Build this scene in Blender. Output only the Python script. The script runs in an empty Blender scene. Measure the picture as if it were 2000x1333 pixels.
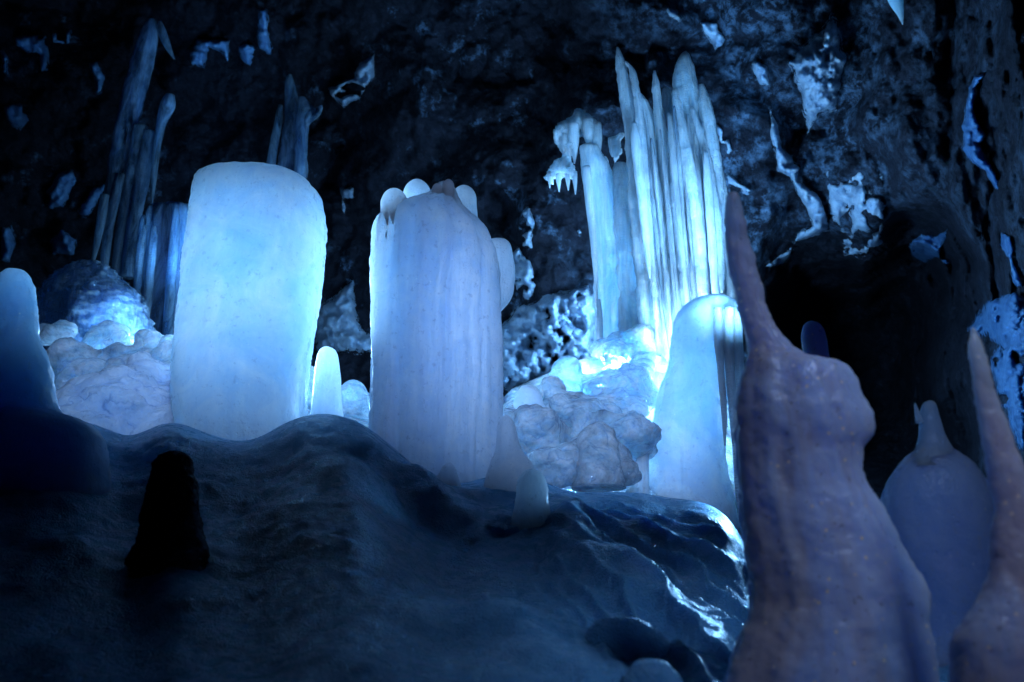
import bpy, math
import numpy as np

SC = bpy.context.scene
COL = SC.collection
R = math.radians

# ------------------------------------------------------------------ camera
PITCH = R(20.0)
FPX = 1944.0                     # focal length in pixels of a 2000 px wide picture (35 mm lens)
cam_d = bpy.data.cameras.new('camera')
cam = bpy.data.objects.new('camera', cam_d)
COL.objects.link(cam)
cam_d.sensor_width = 36.0
cam_d.lens = 36.0 * FPX / 2000.0
cam_d.clip_start = 0.02
cam_d.clip_end = 200.0
cam.location = (0, 0, 0)
cam.rotation_euler = (R(90) + PITCH, 0, 0)
cam_d.dof.use_dof = True
cam_d.dof.focus_distance = 3.3
cam_d.dof.aperture_fstop = 4.5
SC.camera = cam

# ------------------------------------------------------------------ world: a cave, almost no light of its own
wd = bpy.data.worlds.new('World')
SC.world = wd
wd.use_nodes = True
bg = wd.node_tree.nodes['Background']
bg.inputs[0].default_value = (0.05, 0.2, 0.8, 1)
bg.inputs[1].default_value = 0.0

SC.view_settings.view_transform = 'Standard'
SC.view_settings.look = 'None'
SC.view_settings.exposure = 0.0
SC.view_settings.gamma = 1.0
SC.render.engine = 'CYCLES'
SC.cycles.max_bounces = 10
SC.cycles.diffuse_bounces = 4
SC.cycles.glossy_bounces = 4
SC.cycles.transmission_bounces = 8
SC.cycles.transparent_max_bounces = 8
SC.cycles.caustics_refractive = False
SC.cycles.caustics_reflective = False
SC.cycles.sample_clamp_indirect = 4.0
SC.cycles.use_denoising = True


def W(px, py, Y):
    """point on the upright plane y = Y seen at pixel (px, py) of the 2000 x 1333 photograph"""
    u = (np.asarray(px, float) - 1000.0) / FPX
    v = (666.5 - np.asarray(py, float)) / FPX
    cy = math.cos(PITCH) - v * math.sin(PITCH)
    cz = math.sin(PITCH) + v * math.cos(PITCH)
    s = np.asarray(Y, float) / cy
    return np.stack(np.broadcast_arrays(u * s, cy * s, cz * s), -1)


# ------------------------------------------------------------------ lamps (the cave's hidden floodlights and added fills)
def aim(o, target):
    import mathutils
    d = mathutils.Vector(target) - o.location
    o.rotation_euler = d.to_track_quat('-Z', 'Y').to_euler()


def lamp(kind, name, p, power, colour, size=0.06, target=None, cone=120, blend=0.6):
    l = bpy.data.lights.new(name, kind)
    l.energy = power
    l.color = colour
    l.shadow_soft_size = size
    o = bpy.data.objects.new(name, l)
    COL.objects.link(o)
    o.location = [float(c) for c in p]
    if kind == 'SPOT':
        l.spot_size = R(cone)
        l.spot_blend = blend
        aim(o, [float(c) for c in target])
    return o


BLUE = (0.21, 0.53, 1.0)
DEEP = (0.06, 0.26, 1.0)
MAUVE = (0.45, 0.45, 0.9)
WARM = (1.0, 0.52, 0.25)
# floodlights hidden behind the ice curtain and the wide pillar, small ones among the lumps, plus added fills
lamp('POINT', 'curtain_floodlight', W(1300, 600, 4.18), 90, BLUE, 0.08)
lamp('SPOT', 'mound_fill', W(1352, 720, 3.57), 170, BLUE, 0.06, W(1320, 300, 3.80), 110, 0.9)  # added fill that brightens the curtain front from below
lamp('SPOT', 'curtain_front_fill', W(1485, 660, 3.0), 430, (0.15, 0.47, 1.0), 0.08, W(1305, 330, 3.85), 44, 0.9)  # added fill from front right for the upper curtain
lamp('POINT', 'mound_base_light', W(1350, 800, 3.66), 26, BLUE, 0.05)
lamp('POINT', 'heap_light', W(1190, 745, 3.82), 42, BLUE, 0.05)
lamp('POINT', 'heap_light', W(1110, 765, 3.66), 16, BLUE, 0.04)
lamp('POINT', 'wall_fill', W(680, 735, 4.8), 9, BLUE, 0.04)  # added fill to brighten the marbled crust between the pillars
lamp('SPOT', 'slope_fill', W(1490, 940, 3.05), 26, BLUE, 0.05, W(1260, 1110, 2.3), 70, 0.9)  # added grazing light that picks out the floor ridges
lamp('SPOT', 'pillar_floodlight', W(470, 700, 3.75), 195, (0.28, 0.58, 1.0), 0.10, W(480, 480, 3.05), 95, 0.8)
lamp('POINT', 'ledge_floodlight', W(690, 770, 3.8), 9, BLUE, 0.05)
lamp('POINT', 'left_ledge_floodlight', W(300, 690, 3.6), 24, BLUE, 0.05)
lamp('SPOT', 'back_column_fill', W(430, 560, 4.2), 48, (0.12, 0.42, 1.0), 0.06, W(270, 300, 4.9), 70, 0.8)  # added blue fill for the dim columns at back left
# added front fills on the ice, a warm path lamp low on the right
lamp('SPOT', 'front_fill', (0.2, -0.9, 2.3), 165, (0.31, 0.51, 1.0), 0.15, W(655, 575, 3.0), 23, 0.75)
lamp('SPOT', 'front_fill', (0.2, -0.9, 2.3), 520, (0.27, 0.50, 1.0), 0.15, W(215, 690, 3.1), 15, 1.0)
lamp('SPOT', 'front_fill', (0.2, -0.9, 2.3), 850, (0.27, 0.50, 1.0), 0.15, W(1115, 820, 3.3), 17, 1.0)
lamp('SPOT', 'foreground_light', (1.0, 0.1, 0.15), 1.7, (1.0, 0.62, 0.40), 0.08, W(1690, 960, 1.35), 44, 0.9)
lamp('SPOT', 'foreground_light', (1.15, 0.2, 1.9), 74.0, (0.40, 0.56, 1.0), 0.2, W(1770, 960, 1.45), 32, 0.9)  # added blue fill from above for the right foreground


# ------------------------------------------------------------------ noise
def _hash(ix, iy, iz, seed):
    h = (ix.astype(np.int64) * 374761393 + iy.astype(np.int64) * 668265263 + iz.astype(np.int64) * 2147483647 + seed * 1274126177) & 0xFFFFFFFF
    h = ((h ^ (h >> 13)) * 1274126177) & 0xFFFFFFFF
    h = ((h ^ (h >> 16)) * 2246822519) & 0xFFFFFFFF
    h = h ^ (h >> 15)
    return (h & 0xFFFFFF) / float(0xFFFFFF)


def vnoise(p, seed=0):
    i = np.floor(p)
    f = p - i
    f = f * f * f * (f * (f * 6 - 15) + 10)
    i = i.astype(np.int64)
    r = 0
    for a in (0, 1):
        for b in (0, 1):
            for c in (0, 1):
                w = (f[..., 0] if a else 1 - f[..., 0]) * (f[..., 1] if b else 1 - f[..., 1]) * (f[..., 2] if c else 1 - f[..., 2])
                r = r + w * _hash(i[..., 0] + a, i[..., 1] + b, i[..., 2] + c, seed)
    return r * 2 - 1


def fbm(p, octaves=4, seed=0, gain=0.5):
    p = np.asarray(p, float)
    r, a, s = 0, 1.0, 0
    for o in range(octaves):
        r = r + a * vnoise(p * (2.03 ** o) + 17.3 * o, seed + o * 7)
        s += a
        a *= gain
    return r / s


def worley(p, seed=0):
    """distances to the nearest and second nearest feature point"""
    p = np.asarray(p, float)
    i = np.floor(p).astype(np.int64)
    d1 = np.full(p.shape[:-1], 9.0)
    d2 = np.full(p.shape[:-1], 9.0)
    for a in (-1, 0, 1):
        for b in (-1, 0, 1):
            for c in (-1, 0, 1):
                jx, jy, jz = i[..., 0] + a, i[..., 1] + b, i[..., 2] + c
                q = np.stack([jx + _hash(jx, jy, jz, seed), jy + _hash(jx, jy, jz, seed + 1), jz + _hash(jx, jy, jz, seed + 2)], -1)
                d = np.sqrt(((q - p) ** 2).sum(-1))
                n1 = np.minimum(d1, d)
                d2 = np.minimum(d2, np.maximum(d1, d))
                d1 = n1
    return d1, d2


def sstep(a, b, x):
    t = np.clip((x - a) / (b - a), 0, 1)
    return t * t * (3 - 2 * t)


# ------------------------------------------------------------------ materials
class NT:
    def __init__(self, name):
        self.m = bpy.data.materials.new(name)
        self.m.use_nodes = True
        self.t = self.m.node_tree
        self.t.nodes.clear()
        self.out = self.n('ShaderNodeOutputMaterial')
        self.co = self.n('ShaderNodeNewGeometry').outputs['Position']

    def n(self, kind, **kw):
        nd = self.t.nodes.new(kind)
        for k, v in kw.items():
            if isinstance(k, str) and hasattr(nd, k):
                setattr(nd, k, v)
        return nd

    def l(self, a, b):
        self.t.links.new(a, b)

    def mapping(self, scale=(1, 1, 1), rot=(0, 0, 0)):
        m = self.n('ShaderNodeMapping')
        m.inputs['Scale'].default_value = scale
        m.inputs['Rotation'].default_value = rot
        self.l(self.co, m.inputs['Vector'])
        return m.outputs[0]

    def noise(self, scale, detail=4, rough=0.55, vec=None, dist=0.0):
        n = self.n('ShaderNodeTexNoise')
        n.inputs['Scale'].default_value = scale
        n.inputs['Detail'].default_value = detail
        n.inputs['Roughness'].default_value = rough
        n.inputs['Distortion'].default_value = dist
        self.l(vec or self.co, n.inputs['Vector'])
        return n.outputs['Fac']

    def voronoi(self, scale, feature='F1', vec=None, rnd=1.0):
        n = self.n('ShaderNodeTexVoronoi', feature=feature)
        n.inputs['Scale'].default_value = scale
        n.inputs['Randomness'].default_value = rnd
        self.l(vec or self.co, n.inputs['Vector'])
        return n.outputs['Distance']

    def ramp(self, fac, stops):
        r = self.n('ShaderNodeValToRGB')
        e = r.color_ramp.elements
        while len(e) < len(stops):
            e.new(0.5)
        for i, (p, c) in enumerate(stops):
            e[i].position = p
            e[i].color = (c, c, c, 1) if isinstance(c, (int, float)) else (*c, 1)
        self.l(fac, r.inputs[0])
        return r.outputs[0]

    def math(self, op, a, b):
        m = self.n('ShaderNodeMath', operation=op)
        for i, x in enumerate((a, b)):
            if isinstance(x, (int, float)):
                m.inputs[i].default_value = x
            else:
                self.l(x, m.inputs[i])
        return m.outputs[0]

    def mixc(self, fac, a, b):
        m = self.n('ShaderNodeMix', data_type='RGBA')
        for i, x in zip((0, 6, 7), (fac, a, b)):
            if isinstance(x, (int, float)):
                m.inputs[i].default_value = x
            elif isinstance(x, tuple):
                m.inputs[i].default_value = (*x, 1)
            else:
                self.l(x, m.inputs[i])
        return m.outputs[2]

    def bump(self, h, strength, dist, prev=None):
        b = self.n('ShaderNodeBump')
        b.inputs['Strength'].default_value = strength
        b.inputs['Distance'].default_value = dist
        self.l(h, b.inputs['Height'])
        if prev is not None:
            self.l(prev, b.inputs['Normal'])
        return b.outputs[0]

    def pbsdf(self, col, rough, normal=None, sss=0.0, radius=(0.3, 0.6, 1.0), scale=0.1, spec=0.5, trans=0.0, ior=1.31, coat=0.0):
        p = self.n('ShaderNodeBsdfPrincipled')
        if isinstance(col, tuple):
            p.inputs['Base Color'].default_value = (*col, 1)
        else:
            self.l(col, p.inputs['Base Color'])
        if isinstance(rough, (int, float)):
            p.inputs['Roughness'].default_value = rough
        else:
            self.l(rough, p.inputs['Roughness'])
        p.inputs['IOR'].default_value = ior
        p.inputs['Specular IOR Level'].default_value = spec
        p.inputs['Subsurface Weight'].default_value = sss
        p.inputs['Subsurface Radius'].default_value = radius
        p.inputs['Subsurface Scale'].default_value = scale
        p.inputs['Subsurface Anisotropy'].default_value = 0.3
        p.inputs['Transmission Weight'].default_value = trans
        p.inputs['Coat Weight'].default_value = coat
        if normal is not None:
            self.l(normal, p.inputs['Normal'])
        return p.outputs[0]

    def mixs(self, fac, a, b):
        m = self.n('ShaderNodeMixShader')
        if isinstance(fac, (int, float)):
            m.inputs[0].default_value = fac
        else:
            self.l(fac, m.inputs[0])
        self.l(a, m.inputs[1])
        self.l(b, m.inputs[2])
        return m.outputs[0]

    def done(self, s):
        self.l(s, self.out.inputs['Surface'])
        return self.m


def translucent(t, col, normal=None):
    n = t.n('ShaderNodeBsdfTranslucent')
    if isinstance(col, tuple):
        n.inputs[0].default_value = (*col, 1)
    else:
        t.l(col, n.inputs[0])
    if normal is not None:
        t.l(normal, n.inputs['Normal'])
    return n.outputs[0]


def glass(t, col, rough, normal=None):
    n = t.n('ShaderNodeBsdfGlass')
    n.inputs['Color'].default_value = (*col, 1)
    n.inputs['Roughness'].default_value = rough
    n.inputs['IOR'].default_value = 1.31
    if normal is not None:
        t.l(normal, n.inputs['Normal'])
    return n.outputs[0]


def creases(t, col, n, base):
    """thin broken crumple lines in refrozen ice"""
    w = t.n('ShaderNodeTexNoise')
    w.inputs['Scale'].default_value = 9
    w.inputs['Detail'].default_value = 4
    t.l(t.co, w.inputs['Vector'])
    sc = t.n('ShaderNodeVectorMath', operation='SCALE')
    t.l(w.outputs['Color'], sc.inputs[0])
    sc.inputs['Scale'].default_value = 0.16
    ad = t.n('ShaderNodeVectorMath', operation='ADD')
    t.l(t.co, ad.inputs[0])
    t.l(sc.outputs[0], ad.inputs[1])
    mp = t.n('ShaderNodeMapping')
    mp.inputs['Scale'].default_value = (9, 9, 20)
    t.l(ad.outputs[0], mp.inputs['Vector'])
    e = t.voronoi(1.0, 'DISTANCE_TO_EDGE', mp.outputs[0])
    line = t.ramp(e, [(0.0, 1.0), (0.07, 0.0)])
    some = t.ramp(t.noise(16, 4, 0.65), [(0.46, 0.0), (0.58, 1.0)])
    k = t.math('MULTIPLY', line, some)
    col = t.mixc(t.math('MULTIPLY', k, 0.6), col, tuple(c * f for c, f in zip(base, (0.22, 0.36, 0.55))))
    n = t.bump(t.ramp(e, [(0.0, 0.0), (0.3, 1.0)]), 0.6, 0.02, n)
    return col, n


def mat_frosted(name, scale=0.25, base=(0.80, 0.87, 0.95), streak=0.5, creased=False):
    """old, cloudy ice: white bubbles and painted sparkle inside, fine pits outside"""
    t = NT(name)
    big = t.noise(7, 5, 0.6)
    v = t.mapping((22, 22, 2.2))
    st = t.noise(1.0, 4, 0.6, v)
    pit = t.voronoi(60)
    fine = t.noise(150, 3, 0.6)
    n = t.bump(big, 0.5, 0.025)
    n = t.bump(st, streak, 0.012, n)
    n = t.bump(fine, 0.35, 0.003, n)
    n = t.bump(t.ramp(pit, [(0.0, 0.0), (0.25, 1.0)]), 0.3, 0.006, n)
    cloud = t.ramp(t.noise(6, 7, 0.7, None, 0.8), [(0.3, tuple(c * f for c, f in zip(base, (0.66, 0.80, 0.93)))), (0.68, base)])
    band = t.ramp(t.noise(1.0, 5, 0.6, t.mapping((16, 16, 0.5))), [(0.38, 1.0), (0.60, 0.0)])
    cloud = t.mixc(t.math('MULTIPLY', band, 0.5 * streak), cloud, tuple(c * f for c, f in zip(base, (0.62, 0.74, 0.88))))
    speck = t.ramp(t.noise(48, 4, 0.65), [(0.60, 0.0), (0.68, 1.0)])
    col = t.mixc(t.math('MULTIPLY', speck, 0.25 + 0.35 * streak), cloud, (0.45, 0.52, 0.62))
    bub_glint = t.ramp(t.voronoi(48), [(0.04, 1.0), (0.16, 0.0)])  # bubble specks whitened to stand in for sparkle
    col = t.mixc(t.math('MULTIPLY', bub_glint, t.ramp(t.noise(9, 3, 0.6), [(0.48, 0.0), (0.6, 0.8)])), col, (1.0, 1.0, 1.0))
    ro = t.ramp(t.noise(30, 4, 0.6), [(0.3, 0.18), (0.7, 0.5)])
    if creased:
        col, n = creases(t, col, n, base)
    return t.done(t.pbsdf(col, ro, n, 1.0, (0.82, 0.93, 1.0), scale))


def mat_clear(name, body=0.5, scale=0.12, streak=True, tint=(0.72, 0.87, 1.0), core=(0.93, 0.96, 0.99)):
    """clear ice: glassy, rippled, with a cloudy core that carries the light"""
    t = NT(name)
    a = t.noise(1.0, 4, 0.6, t.mapping((30, 30, 5) if streak else (18, 18, 18)), 0.4)
    b = t.noise(1.0, 3, 0.5, t.mapping((40, 40, 140) if streak else (75, 75, 75)))
    n = t.bump(a, 0.8, 0.02)
    n = t.bump(b, 0.8, 0.006, n)
    cloudy = t.ramp(t.noise(1.0, 5, 0.65, t.mapping((14, 14, 3) if streak else (10, 10, 10)), 0.5), [(0.32, max(0.0, body - 0.35)), (0.66, min(1.0, body + 0.4))])
    g = glass(t, tint, 0.08, n)
    cc = t.ramp(t.noise(1.0, 5, 0.65, t.mapping((45, 45, 2.5) if streak else (22, 22, 30)), 0.3), [(0.34, tuple(c * f for c, f in zip(core, (0.62, 0.78, 0.92)))), (0.60, core)])
    if not streak:
        cc, n = creases(t, cc, n, core)
    s = t.pbsdf(cc, 0.10, n, 1.0, (0.7, 0.88, 1.0), scale)
    tr = translucent(t, (0.80, 0.90, 0.98), n)
    return t.done(t.mixs(cloudy, g, t.mixs(0.1, s, tr)))


def mat_floor(name):
    t = NT(name)
    a = t.noise(6, 6, 0.6, None, 0.3)
    b = t.noise(45, 4, 0.65)
    c = t.noise(260, 2, 0.6)
    n = t.bump(a, 0.5, 0.05)
    n = t.bump(b, 0.9, 0.014, n)
    n = t.bump(c, 1.0, 0.008, n)
    col = t.ramp(t.noise(4, 6, 0.7, None, 0.8), [(0.3, (0.07, 0.32, 0.58)), (0.55, (0.16, 0.48, 0.75)), (0.75, (0.32, 0.62, 0.85))])
    dirt = t.ramp(t.noise(3.0, 5, 0.6), [(0.5, 0.0), (0.72, 1.0)])
    col = t.mixc(t.math('MULTIPLY', dirt, 0.22), col, (0.14, 0.13, 0.13))
    ro = t.ramp(t.noise(25, 4, 0.6), [(0.3, 0.16), (0.7, 0.42)])
    return t.done(t.pbsdf(col, ro, n, 0.65, (0.6, 0.8, 1.0), 0.04))


def mat_dirty(name, amount=0.6, scale=0.08):
    """near stalagmites: cloudy ice with brown sediment and bright bubbles inside"""
    t = NT(name)
    a = t.noise(9, 5, 0.6)
    b = t.noise(1.0, 4, 0.6, t.mapping((26, 26, 4)))
    c = t.noise(120, 3, 0.6)
    n = t.bump(a, 0.4, 0.02)
    n = t.bump(b, 0.4, 0.010, n)
    n = t.bump(c, 0.4, 0.002, n)
    zone = t.ramp(t.noise(1.0, 5, 0.62, t.mapping((9, 9, 2.2)), 0.5), [(0.40, 0.0), (0.58, 1.0)])
    spots = t.ramp(t.voronoi(60), [(0.08, 1.0), (0.22, 0.0)])
    rare = t.ramp(t.noise(24, 2, 0.5), [(0.48, 0.0), (0.56, 1.0)])
    base = t.mixc(t.math('MULTIPLY', zone, amount), (0.46, 0.57, 0.78), (0.46, 0.31, 0.23))
    col = t.mixc(t.math('MULTIPLY', t.math('MULTIPLY', spots, rare), 0.95), base, (0.95, 0.78, 0.58))
    dk = t.ramp(t.noise(95, 2, 0.5), [(0.66, 0.0), (0.72, 1.0)])
    col = t.mixc(t.math('MULTIPLY', dk, 0.35), col, (0.12, 0.09, 0.08))
    ro = t.ramp(t.noise(30, 4, 0.6), [(0.3, 0.2), (0.7, 0.5)])
    return t.done(t.pbsdf(col, ro, n, 1.0, (0.5, 0.65, 1.0), scale))


def mat_crust(name, tint=(1.0, 1.0, 1.0)):
    """white ice frozen onto the rock, thinning out into lace at its edges"""
    t = NT(name)
    a = t.noise(14, 6, 0.65)
    b = t.noise(110, 3, 0.6)
    n = t.bump(a, 0.8, 0.03)
    n = t.bump(b, 0.6, 0.005, n)
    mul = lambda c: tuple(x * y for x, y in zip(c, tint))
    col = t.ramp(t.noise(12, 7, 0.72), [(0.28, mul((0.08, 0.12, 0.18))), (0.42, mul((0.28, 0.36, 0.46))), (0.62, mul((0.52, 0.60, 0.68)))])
    p = t.pbsdf(col, 0.3, n, 0.7, (0.6, 0.85, 1.0), 0.05)
    at = t.n('ShaderNodeAttribute')
    at.attribute_name = 'edge'
    lace = t.math('ADD', at.outputs['Fac'], t.math('MULTIPLY', t.math('SUBTRACT', t.noise(22, 8, 0.75), 0.5), 3.2))
    tr = t.n('ShaderNodeBsdfTransparent')
    return t.done(t.mixs(t.ramp(lace, [(0.30, 0.0), (0.42, 1.0)]), tr.outputs[0], p))


def mat_rock(name):
    """dark, porous lava with frost in places"""
    t = NT(name)
    a = t.noise(9, 8, 0.7)
    b = t.voronoi(26)
    c = t.noise(80, 5, 0.7)
    n = t.bump(a, 0.9, 0.08)
    n = t.bump(b, 0.5, 0.02, n)
    n = t.bump(c, 0.7, 0.008, n)
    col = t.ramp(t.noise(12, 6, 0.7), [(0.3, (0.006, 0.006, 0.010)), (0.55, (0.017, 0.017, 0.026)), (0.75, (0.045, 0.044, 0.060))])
    fr = t.ramp(t.noise(5.5, 8, 0.75), [(0.56, 0.0), (0.68, 1.0)])
    sx = t.n('ShaderNodeSeparateXYZ')
    t.l(t.co, sx.inputs[0])
    fine = t.ramp(t.noise(11, 8, 0.78), [(0.46, 0.0), (0.60, 1.0)])
    mr = t.n('ShaderNodeMapRange')
    mr.inputs[1].default_value = 0.1
    mr.inputs[2].default_value = 1.1
    t.l(sx.outputs[0], mr.inputs[0])
    md = t.n('ShaderNodeMapRange')
    md.inputs[1].default_value = 5.5
    md.inputs[2].default_value = 5.0
    t.l(sx.outputs[1], md.inputs[0])
    zone = t.math('MULTIPLY', t.ramp(t.noise(2.0, 4, 0.6), [(0.42, 0.0), (0.56, 0.75)]), t.math('MULTIPLY', mr.outputs[0], md.outputs[0]))
    fr = t.math('MULTIPLY', fr, t.ramp(t.noise(1.3, 2, 0.5), [(0.4, 0.0), (0.6, 0.8)]))
    ba = t.n('ShaderNodeAttribute')
    ba.attribute_name = 'bare'
    fr = t.math('MULTIPLY', t.math('MAXIMUM', fr, t.math('MULTIPLY', fine, zone)), t.math('SUBTRACT', 1.0, ba.outputs['Fac']))
    col = t.mixc(fr, col, (0.22, 0.33, 0.46))
    ro = t.ramp(c, [(0.3, 0.5), (0.7, 0.9)])
    return t.done(t.pbsdf(col, ro, n, spec=0.25, ior=1.45))


M_PILLAR = mat_frosted('frosted_ice', 0.55, (0.91, 0.95, 0.98))
M_GREY = mat_frosted('grey_ice', 0.35, (0.88, 0.91, 0.96), 0.9)
M_SNOW = mat_frosted('white_ice', 0.25, (0.93, 0.96, 0.99))
M_CURT = mat_clear('curtain_ice', 0.88, 0.20, True)
M_GLINT = mat_clear('glinting_ice', 0.45, 0.15, True)
M_CLEAR = mat_clear('clear_ice', 0.32, 0.10, True, (0.45, 0.72, 0.95), (0.45, 0.60, 0.80))
M_LUMP = mat_clear('lump_ice', 0.58, 0.20, False)
M_BULB = mat_frosted('dull_blue_ice', 0.12, (0.42, 0.58, 0.86), 0.3)
M_PEG = mat_frosted('mauve_ice', 0.04, (0.55, 0.58, 0.72), 0.4)
M_HUMP = mat_frosted('crumpled_ice', 0.12, (0.86, 0.91, 0.97), 0.3, True)
M_FLOOR = mat_floor('floor_ice')
M_BLUE = mat_frosted('blue_ice', 0.20, (0.42, 0.66, 0.92))
M_DIRT = mat_dirty('sediment_ice', 0.55, 0.11)
M_DIRT2 = mat_dirty('cloudy_dark_ice', 0.35)
M_CRUST = mat_crust('ice_crust')
M_DIM = mat_crust('dimmed_ice_crust', (0.20, 0.36, 0.56))  # crust copy with darker colour in place of weaker light
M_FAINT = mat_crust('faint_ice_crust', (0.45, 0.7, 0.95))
M_ROCK = mat_rock('lava_rock')


# ------------------------------------------------------------------ object helpers
def mesh_obj(name, verts, faces, mat, parent=None, origin=None):
    verts = np.asarray(verts, float).reshape(-1, 3)
    if origin is None:
        origin = np.zeros(3)
    me = bpy.data.meshes.new(name)
    me.from_pydata((verts - origin).tolist(), [], faces)
    me.update()
    me.polygons.foreach_set('use_smooth', [True] * len(me.polygons))
    me.materials.append(mat)
    o = bpy.data.objects.new(name, me)
    o.location = origin if parent is None else (0, 0, 0)
    COL.objects.link(o)
    if parent is not None:
        o.parent = parent
        o.location = np.asarray(origin) - np.asarray(parent.location)
    return o


def tag(o, label=None, cat=None, group=None, kind=None):
    if label: o['label'] = label
    if cat: o['category'] = cat
    if group: o['group'] = group
    if kind: o['kind'] = kind
    return o


def empty(name, loc):
    o = bpy.data.objects.new(name, None)
    o.location = [float(c) for c in loc]
    COL.objects.link(o)
    return o


def spline(cp, n):
    """Catmull-Rom through the rows of cp, n samples spread evenly along it"""
    cp = np.asarray(cp, float)
    P = np.vstack([2 * cp[0] - cp[1], cp, 2 * cp[-1] - cp[-2]])
    out = []
    for i in range(1, len(P) - 2):
        t = np.linspace(0, 1, 24, endpoint=False)[:, None]
        p0, p1, p2, p3 = P[i - 1], P[i], P[i + 1], P[i + 2]
        out.append(0.5 * (2 * p1 + (p2 - p0) * t + (2 * p0 - 5 * p1 + 4 * p2 - p3) * t * t + (3 * p1 - p0 - 3 * p2 + p3) * t ** 3))
    out.append(cp[-1:])
    q = np.vstack(out)
    s = np.concatenate([[0], np.cumsum(np.sqrt((np.diff(q[:, :3], axis=0) ** 2).sum(1)) + 1e-9)])
    u = np.linspace(0, s[-1], n)
    return np.stack([np.interp(u, s, q[:, k]) for k in range(q.shape[1])], 1)


def body(name, rows, Y, mat, parent=None, depth=0.8, ns=72, nr=120, rough=0.03, freq=9, flute=0.0, nfl=9, seed=1, dmax=9.0, power=2.2, fine=0.0, squash=1.0):
    """upright ice body: rows of (py, x_left, x_right[, Y]) from the top down, each an oval section"""
    rows = [tuple(r) if len(r) > 3 else (*r, Y) for r in rows]
    q = spline(rows, nr)
    py, xl, xr, yy = q.T
    bad = xr < xl + 0.6
    mid = (xl + xr) / 2
    xl = np.where(bad, mid - 0.3, xl)
    xr = np.where(bad, mid + 0.3, xr)
    c = W((xl + xr) / 2, py, yy)
    hw = (W(xr, py, yy) - W(xl, py, yy))[:, 0] / 2
    c[:, 2] = W((xl + xr) / 2, py, yy - 0.45 * np.minimum(hw * depth, dmax))[:, 2]
    a = np.linspace(0, 2 * np.pi, ns, endpoint=False)
    ca, sa = np.cos(a), np.sin(a)
    ex = np.sign(ca) * np.abs(ca) ** (2 / power)
    ey = np.sign(sa) * np.abs(sa) ** (2 / power)
    hd = np.minimum(hw * depth, dmax)
    V = np.zeros((nr, ns, 3))
    V[..., 0] = c[:, None, 0] + hw[:, None] * ex
    V[..., 1] = c[:, None, 1] + hd[:, None] * ey
    V[..., 2] = c[:, None, 2]
    q3 = V * freq
    k = rough * fbm(q3, 4, seed)
    if flute:
        w = fbm(np.stack([V[..., 2] * 2.5, np.zeros_like(V[..., 0]), np.zeros_like(V[..., 0])], -1), 2, seed + 5) * 0.5
        A = a[None, :] + w * 0.5
        circ = np.stack([np.cos(A) * nfl * 0.32, np.sin(A) * nfl * 0.32, V[..., 2] * 1.2], -1)
        k = k + flute * fbm(circ, 3, seed + 9)
    rad = np.stack([hw[:, None] * ex, hd[:, None] * ey, np.zeros_like(V[..., 0])], -1)
    V = V + rad * k[..., None]
    if fine:
        nrm = rad / (np.linalg.norm(rad, axis=-1, keepdims=True) + 1e-9)
        V = V + nrm * (fine * (fbm(V * 40, 3, seed + 3) + 0.6 * fbm(V * 110, 2, seed + 4)))[..., None]
    V[..., 2] += 0.02 * hw[:, None] * fbm(q3 * 1.3, 2, seed + 2)
    verts = V.reshape(-1, 3)
    idx = np.arange(nr * ns).reshape(nr, ns)
    n1 = np.roll(idx, -1, 1)
    f = np.stack([idx[:-1], idx[1:], n1[1:], n1[:-1]], -1).reshape(-1, 4).tolist()
    top, bot = len(verts), len(verts) + 1
    verts = np.vstack([verts, V[0].mean(0), V[-1].mean(0)])
    f += [[top, idx[0, j], n1[0, j]] for j in range(ns)]
    f += [[bot, n1[-1, j], idx[-1, j]] for j in range(ns)]
    return mesh_obj(name, verts, f, mat, parent, c[-1])


def icicle(name, pts, Y, mat, parent=None, **kw):
    """rows given as (py, centre x, half width[, Y])"""
    rows = [(p[0], p[1] - p[2], p[1] + p[2], *(p[3:] or (Y,))) for p in pts]
    kw.setdefault('ns', 28)
    kw.setdefault('nr', 110)
    kw.setdefault('depth', 0.9)
    kw.setdefault('rough', 0.10)
    kw.setdefault('freq', 16)
    kw.setdefault('power', 2.0)
    return body(name, rows, Y, mat, parent, **kw)


def dome(name, px, top, hw, bottom, Y, mat, parent=None, base=1.15, lean=0, **kw):
    """rounded lump from its top pixel down to its foot"""
    h = bottom - top
    cap = min(hw * 1.05, h * 0.6)
    rows = []
    for a in (4, 20, 38, 56, 74, 90):
        rows.append((top + cap * (1 - math.cos(R(a))), hw * math.sin(R(a))))
    rows += [((top + cap + bottom) / 2, hw * (0.4 + 0.6 * base)), (bottom, hw * (0.1 + 0.95 * base) if base > 1 else hw * base)]
    rows = [(y, px + lean * (1 - (y - top) / h) - w, px + lean * (1 - (y - top) / h) + w) for y, w in rows]
    kw.setdefault('ns', 40)
    kw.setdefault('nr', 50)
    kw.setdefault('rough', 0.10)
    kw.setdefault('freq', 9)
    return body(name, rows, Y, mat, parent, **kw)


def grid_faces(ny, nx):
    i = np.arange(ny * nx).reshape(ny, nx)
    return np.stack([i[:-1, :-1], i[1:, :-1], i[1:, 1:], i[:-1, 1:]], -1).reshape(-1, 4).tolist()


def polyline_dist(px, py, pts):
    """distance to a polyline and the position 0..1 along it"""
    d = np.full(px.shape, 1e9)
    u = np.zeros(px.shape)
    pts = np.asarray(pts, float)
    n = len(pts) - 1
    for i in range(n):
        a, b = pts[i], pts[i + 1]
        e = b - a
        t = np.clip(((px - a[0]) * e[0] + (py - a[1]) * e[1]) / (e @ e), 0, 1)
        q = np.hypot(px - a[0] - t * e[0], py - a[1] - t * e[1])
        m = q < d
        d = np.where(m, q, d)
        u = np.where(m, (i + t) / n, u)
    return d, u


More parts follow.
